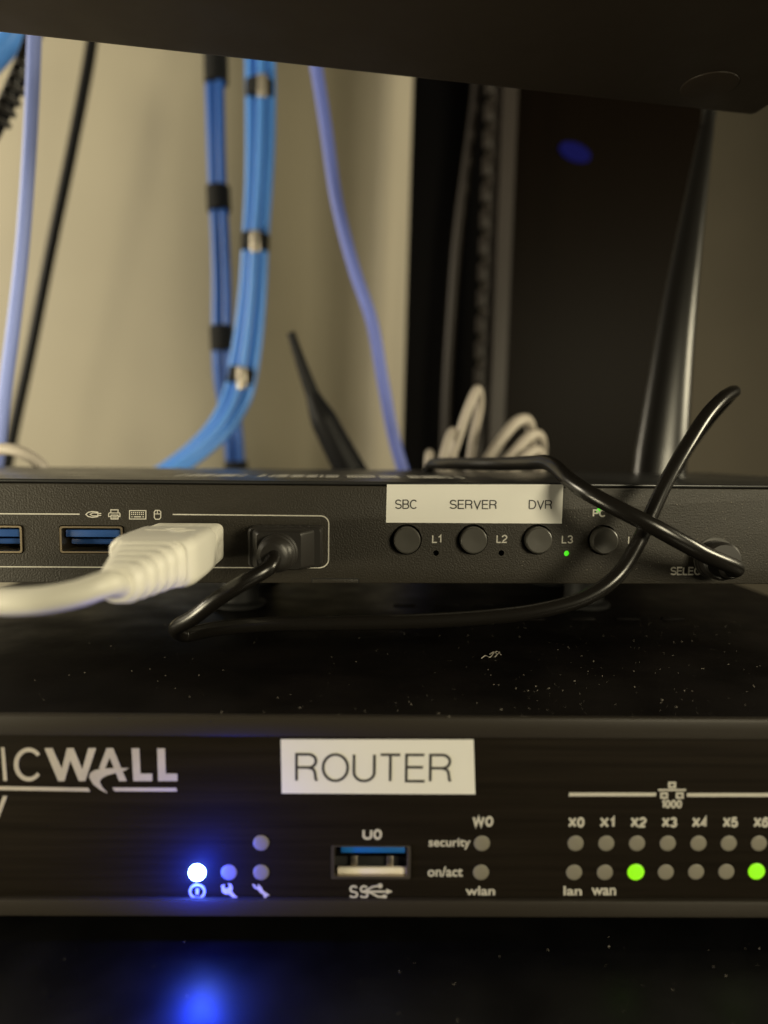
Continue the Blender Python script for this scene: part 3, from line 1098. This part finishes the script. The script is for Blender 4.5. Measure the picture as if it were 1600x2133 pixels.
sp = MB()
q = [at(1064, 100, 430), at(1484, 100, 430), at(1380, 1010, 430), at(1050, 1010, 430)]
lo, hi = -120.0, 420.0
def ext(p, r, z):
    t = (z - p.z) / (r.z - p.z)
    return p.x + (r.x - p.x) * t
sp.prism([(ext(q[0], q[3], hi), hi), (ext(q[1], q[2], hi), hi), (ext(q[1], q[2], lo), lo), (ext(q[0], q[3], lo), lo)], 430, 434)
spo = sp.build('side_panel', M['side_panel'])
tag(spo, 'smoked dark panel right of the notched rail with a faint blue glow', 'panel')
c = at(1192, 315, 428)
g = MB()  # blue reflection in the panel, modelled as a faintly glowing patch
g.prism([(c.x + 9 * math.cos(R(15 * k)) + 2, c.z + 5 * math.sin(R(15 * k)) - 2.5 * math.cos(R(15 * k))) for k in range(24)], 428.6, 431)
gl = g.build('green_dot', M['blue_reflection'], spo)

# ------------------------------------------------------------------ antennas
def antenna(name, label, pts, radius, cat='antenna'):
    P = spline(pts, 1.5)
    b0 = P[-1]
    e = thing(name, b0, label, cat, 'black antennas standing behind the switch box')
    return e, P, b0


e, P, b0 = antenna('antenna', 'tall black paddle antenna at the right with a pale edge highlight',
                   [at(1477, 238, 258), at(1440, 470, 250), at(1406, 700, 243), at(1372, 990, 236), at(1350, 1180, 232)], None)
a = MB()
secs = []
n = len(P)
for i, p in enumerate(P):
    t = i / (n - 1)
    w = 2.3 + 6.4 * min(1, max(0, t) / 0.75) ** 1.1
    th_ = 2.2 + 2.6 * min(1, t / 0.75)
    if t < 0.03:
        w *= 0.75 + t * 8
    secs.append([p + Vector((w * math.cos(2 * math.pi * k / 28), th_ * math.sin(2 * math.pi * k / 28), 0)) for k in range(28)])
a.loft(secs)
a.build('antenna_blade', M['antenna'], e, b0)
tp = MB().tube([P[0] + Vector((0, 0, 3.2)), P[0], P[3]], 2.35, 20)
tp.build('tip_cap', M['antenna'], e, b0)

e, P, b0 = antenna('antenna', 'short thin black antenna leaning left behind the switch box',
                   [at(606, 693, 300), at(632, 770, 300), at(663, 850, 300), at(700, 925, 300), at(735, 990, 300), at(775, 1060, 300)], None)
a = MB()
def ar(t):
    if t < 0.34:
        return 1.7 + 1.2 * t / 0.34
    if t < 0.48:
        return 2.9 + 2.6 * (t - 0.34) / 0.14
    return 5.5 + 1.9 * (t - 0.48) / 0.52
a.tube(P, ar, 24)
a.build('antenna_blade', M['thin_antenna'], e, b0, angle=60)

# ------------------------------------------------------------------ cables hanging behind
def hung_cable(name, label, pts, r, material, cat='cable', group=None):
    P = spline(pts, 3.0)
    b0 = P[-1]
    o = MB().tube(P, lambda t: r, 18).build(name, material, None, b0, angle=80)
    return tag(o, label, cat, group)


hung_cable('network_cable', 'single violet blue cable curving down left of the black upright',
           [at(640, 40, 330), at(657, 130, 330), at(678, 260, 330), at(702, 420, 331), at(738, 560, 332), at(775, 670, 333), at(797, 790, 333), at(820, 910, 332), at(846, 1000, 330), at(875, 1090, 328)],
           2.75, M['lilac_cable'])
hung_cable('network_cable', 'pale blue cable hanging straight down at the far left',
           [at(74, -20, 250), at(71, 100, 250), at(62, 300, 250), at(46, 520, 251), at(28, 680, 252), at(10, 820, 253), at(-8, 980, 254), at(-20, 1080, 254)],
           2.2, M['white_blue_cable'])
hung_cable('network_cable', 'bright blue cable crossing the top left corner',
           [at(60, 20, 330), at(20, 85, 330), at(-10, 120, 330), at(-60, 170, 330)], 5.0, M['blue_cable'])
hung_cable('power_cable', 'thin black cable slanting down beside the pale blue one',
           [at(199, 20, 440), at(188, 110, 441), at(152, 300, 442), at(106, 520, 443), at(62, 740, 444), at(24, 920, 445), at(0, 1060, 446)],
           3.3, M['thin_antenna'])
hung_cable('grey_lead', 'pale grey cable arching over the lid at the far left',
           [at(-60, 960, 228), at(-10, 938, 230), at(25, 936, 230), at(60, 950, 231), at(88, 972, 232), at(100, 1000, 233), at(104, 1040, 234)], 1.9, M['grey_cable'])

bc = thing('power_cable', at(-20, 290, 300), 'thick black cable with a ribbed sleeve at the far left edge', 'cable')
b0 = at(-20, 290, 300)
P = spline([at(80, 40, 300), at(58, 110, 300), at(30, 180, 300), at(0, 245, 300), at(-40, 320, 300)], 2)
MB().tube(P, lambda t: 3.2, 18).build('cord', M['black_cord'], bc, b0, angle=80)
rb = MB()
for k in range(6):
    c = at(52 - 10 * k, 138 + 23 * k, 299)
    d = (at(42, 161, 299) - at(52, 138, 299)).normalized()
    rb.tube([c - d * 0.9, c - d * 0.5, c + d * 0.5, c + d * 0.9], 3.9, 18, (0, 0))
rb.build('ribbed_sleeve', M['black_plastic'], bc, b0)


def bundle(label, path, offs, r, material, straps, tags, strap_r):
    P = spline(path, 2.5)
    b0 = P[-1]
    e = thing('cable_bundle', b0, label, 'cable bundle', 'strapped bundles of blue network cable')
    for i, o in enumerate(offs):
        ph, fq = random.uniform(0, 6.28), random.uniform(0.025, 0.05)
        Q = [p + Vector((o[1] + 0.55 * math.sin(ph + fq * p.z), o[0] + 0.5 * math.cos(ph * 2 + fq * p.z), 0)) for p in P]
        MB().tube(Q, lambda t: r, 16).build('cable', material, e, b0, angle=80)
    for (py0, py1) in straps:
        seg = []
        for p in P:
            d = CAM_ROT.inverted() @ (p - EYE)
            py = 1066.5 - FPX * d.y / -d.z
            if py0 <= py <= py1:
                seg.append(p)
        if len(seg) > 2:
            s = MB().tube(seg, strap_r, 24).build('strap', M['strap'], e, b0, angle=60)
            for (ty, dx) in tags:
                if py0 <= ty <= py1:
                    t_ = MB()
                    c = seg[len(seg) // 2] + Vector((dx, -strap_r - 0.6, 0))
                    t_.box(c.x - 2.3, c.x + 2.3, c.y - 1.0, c.y + 1.0, c.z - 5.5, c.z + 5.5, 0.8, 3)
                    t_.build('buckle', M['buckle'], s, b0)
    return e


bundle('darker blue cable bundle in black straps, left of the brighter bundle',
       [at(449, 20, 400), at(450, 140, 400), at(452, 260, 400), at(454, 380, 400), at(458, 480, 398), at(461, 600, 396), at(462, 700, 394), at(468, 790, 395), at(484, 880, 398), at(492, 970, 400), at(494, 1060, 400)],
       [(0.0, -2.7), (-0.8, 2.7), (3.2, 0.2), (2.4, -3.6)], 2.45, M['navy_cable'], [(60, 178), (386, 446), (676, 732), (955, 1000)], [], 6.3)
bundle('brighter blue cable bundle with shiny tags, curving off to the lower left',
       [at(542, 30, 380), at(542, 160, 380), at(541, 260, 380), at(538, 380, 380), at(532, 500, 379), at(527, 600, 378), at(517, 700, 376), at(504, 780, 373), at(492, 830, 370), at(462, 885, 366), at(420, 930, 361), at(365, 972, 356), at(300, 1010, 352), at(200, 1060, 348)],
       [(0.4, -4.9), (-1.8, 0.3), (0.2, 5.1), (3.6, -2.2), (3.4, 2.8)], 2.4, M['blue_cable'], [(160, 212), (484, 534), (762, 802)], [(185, 2.5), (510, 1.5), (782, 2.0)], 7.2)

hung_cable('power_cable', 'dark brown cable running down just left of the notched rail',
           [at(998, 120, 425), at(992, 200, 425), at(975, 330, 426), at(955, 480, 427), at(942, 640, 428), at(932, 800, 429), at(926, 960, 430), at(922, 1080, 430)],
           2.9, M['rail'])

# pale cables looped behind the switch box
for i, (lab, pts, r) in enumerate((
    ('pale grey cable standing highest behind the switch box, right of the black upright', [at(905, 1060, 268), at(930, 980, 268), at(952, 920, 268), at(972, 860, 269), at(990, 818, 271), at(996, 812, 276), at(1000, 840, 284), at(985, 920, 290), at(970, 1040, 292)], 1.75),
    ('short pale grey cable stub beside the tallest pale loop', [at(900, 1050, 262), at(916, 980, 262), at(928, 935, 263), at(938, 905, 266), at(945, 900, 272), at(944, 960, 280)], 1.6),
    ('pale grey loop topmost of the three fanned loops', [at(970, 1040, 270), at(1010, 968, 270), at(1045, 915, 271), at(1075, 880, 273), at(1096, 874, 278), at(1106, 895, 286), at(1100, 960, 294)], 2.1),
    ('pale grey loop in the middle of the three fanned loops', [at(1010, 1040, 266), at(1045, 975, 266), at(1078, 935, 267), at(1104, 908, 269), at(1122, 906, 274), at(1130, 930, 282), at(1120, 1000, 290)], 1.95),
    ('pale grey loop lowest of the three fanned loops', [at(1040, 1050, 262), at(1068, 985, 262), at(1095, 950, 263), at(1115, 938, 266), at(1126, 948, 272), at(1124, 1010, 280)], 1.8),
    ('thin pale cable end left of the other pale cables', [at(890, 1050, 262), at(891, 990, 262), at(893, 950, 263), at(896, 944, 267), at(898, 970, 273)], 1.5),
)):
    hung_cable('grey_cable', lab, pts, r, M['grey_cable'], 'cable', 'pale grey cables looped behind the switch box')

# ------------------------------------------------------------------ dust
def flakes(mb, fn, count, lo, hi):
    for _ in range(count):
        c, u, v, nrm = fn()
        s = lo + (hi - lo) * random.random() ** 3
        a0 = random.random() * 6.28
        k = random.choice((3, 4, 5))
        el = random.uniform(0.5, 2.4)
        pts = []
        for i in range(k):
            a = a0 + 6.28 * i / k
            r_ = s * random.uniform(0.5, 1.0)
            pts.append(c + u * (r_ * math.cos(a) * el) + v * (r_ * math.sin(a)) + nrm * (0.02 + 0.5 * s * random.random()))
        tipv = c + nrm * (0.03 + s * 0.8)
        low = [p - nrm * 0.02 for p in pts]
        mb.add(low + [tipv], [(i, (i + 1) % k, k) for i in range(k)])


X, Y, Z = Vector((1, 0, 0)), Vector((0, 1, 0)), Vector((0, 0, 1))
def on_router():
    while True:
        x = random.uniform(-70, 95)
        y = 0.6 + 70 * random.random() ** 1.4
        w = 0.25 + 0.75 / (1 + math.exp(-(x - 12) / 9))
        if random.random() < w:
            break
    return RF.m @ Vector((x, y, rz_top - 0.02)), X, Y, Z
def on_shelf():
    while True:
        x = random.uniform(-60, 70)
        w = 0.25 + 0.75 / (1 + math.exp(-(x - 5) / 9))
        if random.random() < w:
            break
    return Vector((x, random.uniform(80, 122), 0)), X, Y, Z
def on_face():
    while True:
        x = random.uniform(25, 92)
        z = kz_bot + (kz_top - 1 - kz_bot) * (1 - 0.9 * random.random() ** 1.3)
        if random.random() < (x - 22) / 60:
            break
    return KF.m @ Vector((x, 0, z)), X, Z, -Y
dm = MB()
flakes(dm, on_router, 520, 0.03, 0.17)
flakes(dm, on_shelf, 120, 0.03, 0.16)
flakes(dm, on_face, 650, 0.04, 0.12)
tag(dm.build('dust', M['dust'], smooth=False), 'pale specks of dust strewn over the black surfaces', 'dust', kind='stuff')
c0 = [RF.m @ RF.top(x, y, rz_top + 0.4) for x, y in ((1003, 1371), (1012, 1366), (1020, 1369), (1028, 1361), (1036, 1357), (1044, 1364))]
c1 = [RF.m @ RF.top(x, y, rz_top + 0.5) for x, y in ((1020, 1363), (1029, 1358), (1035, 1364), (1030, 1369), (1041, 1358))]
lm = MB()
lm.tube(spline(c0, 0.3), 0.085, 6)
lm.tube(spline(c1, 0.3), 0.07, 6)
tag(lm.build('lint_fibre', M['lint']), 'tiny curled pale fibre lying on the dusty black lid', 'lint')
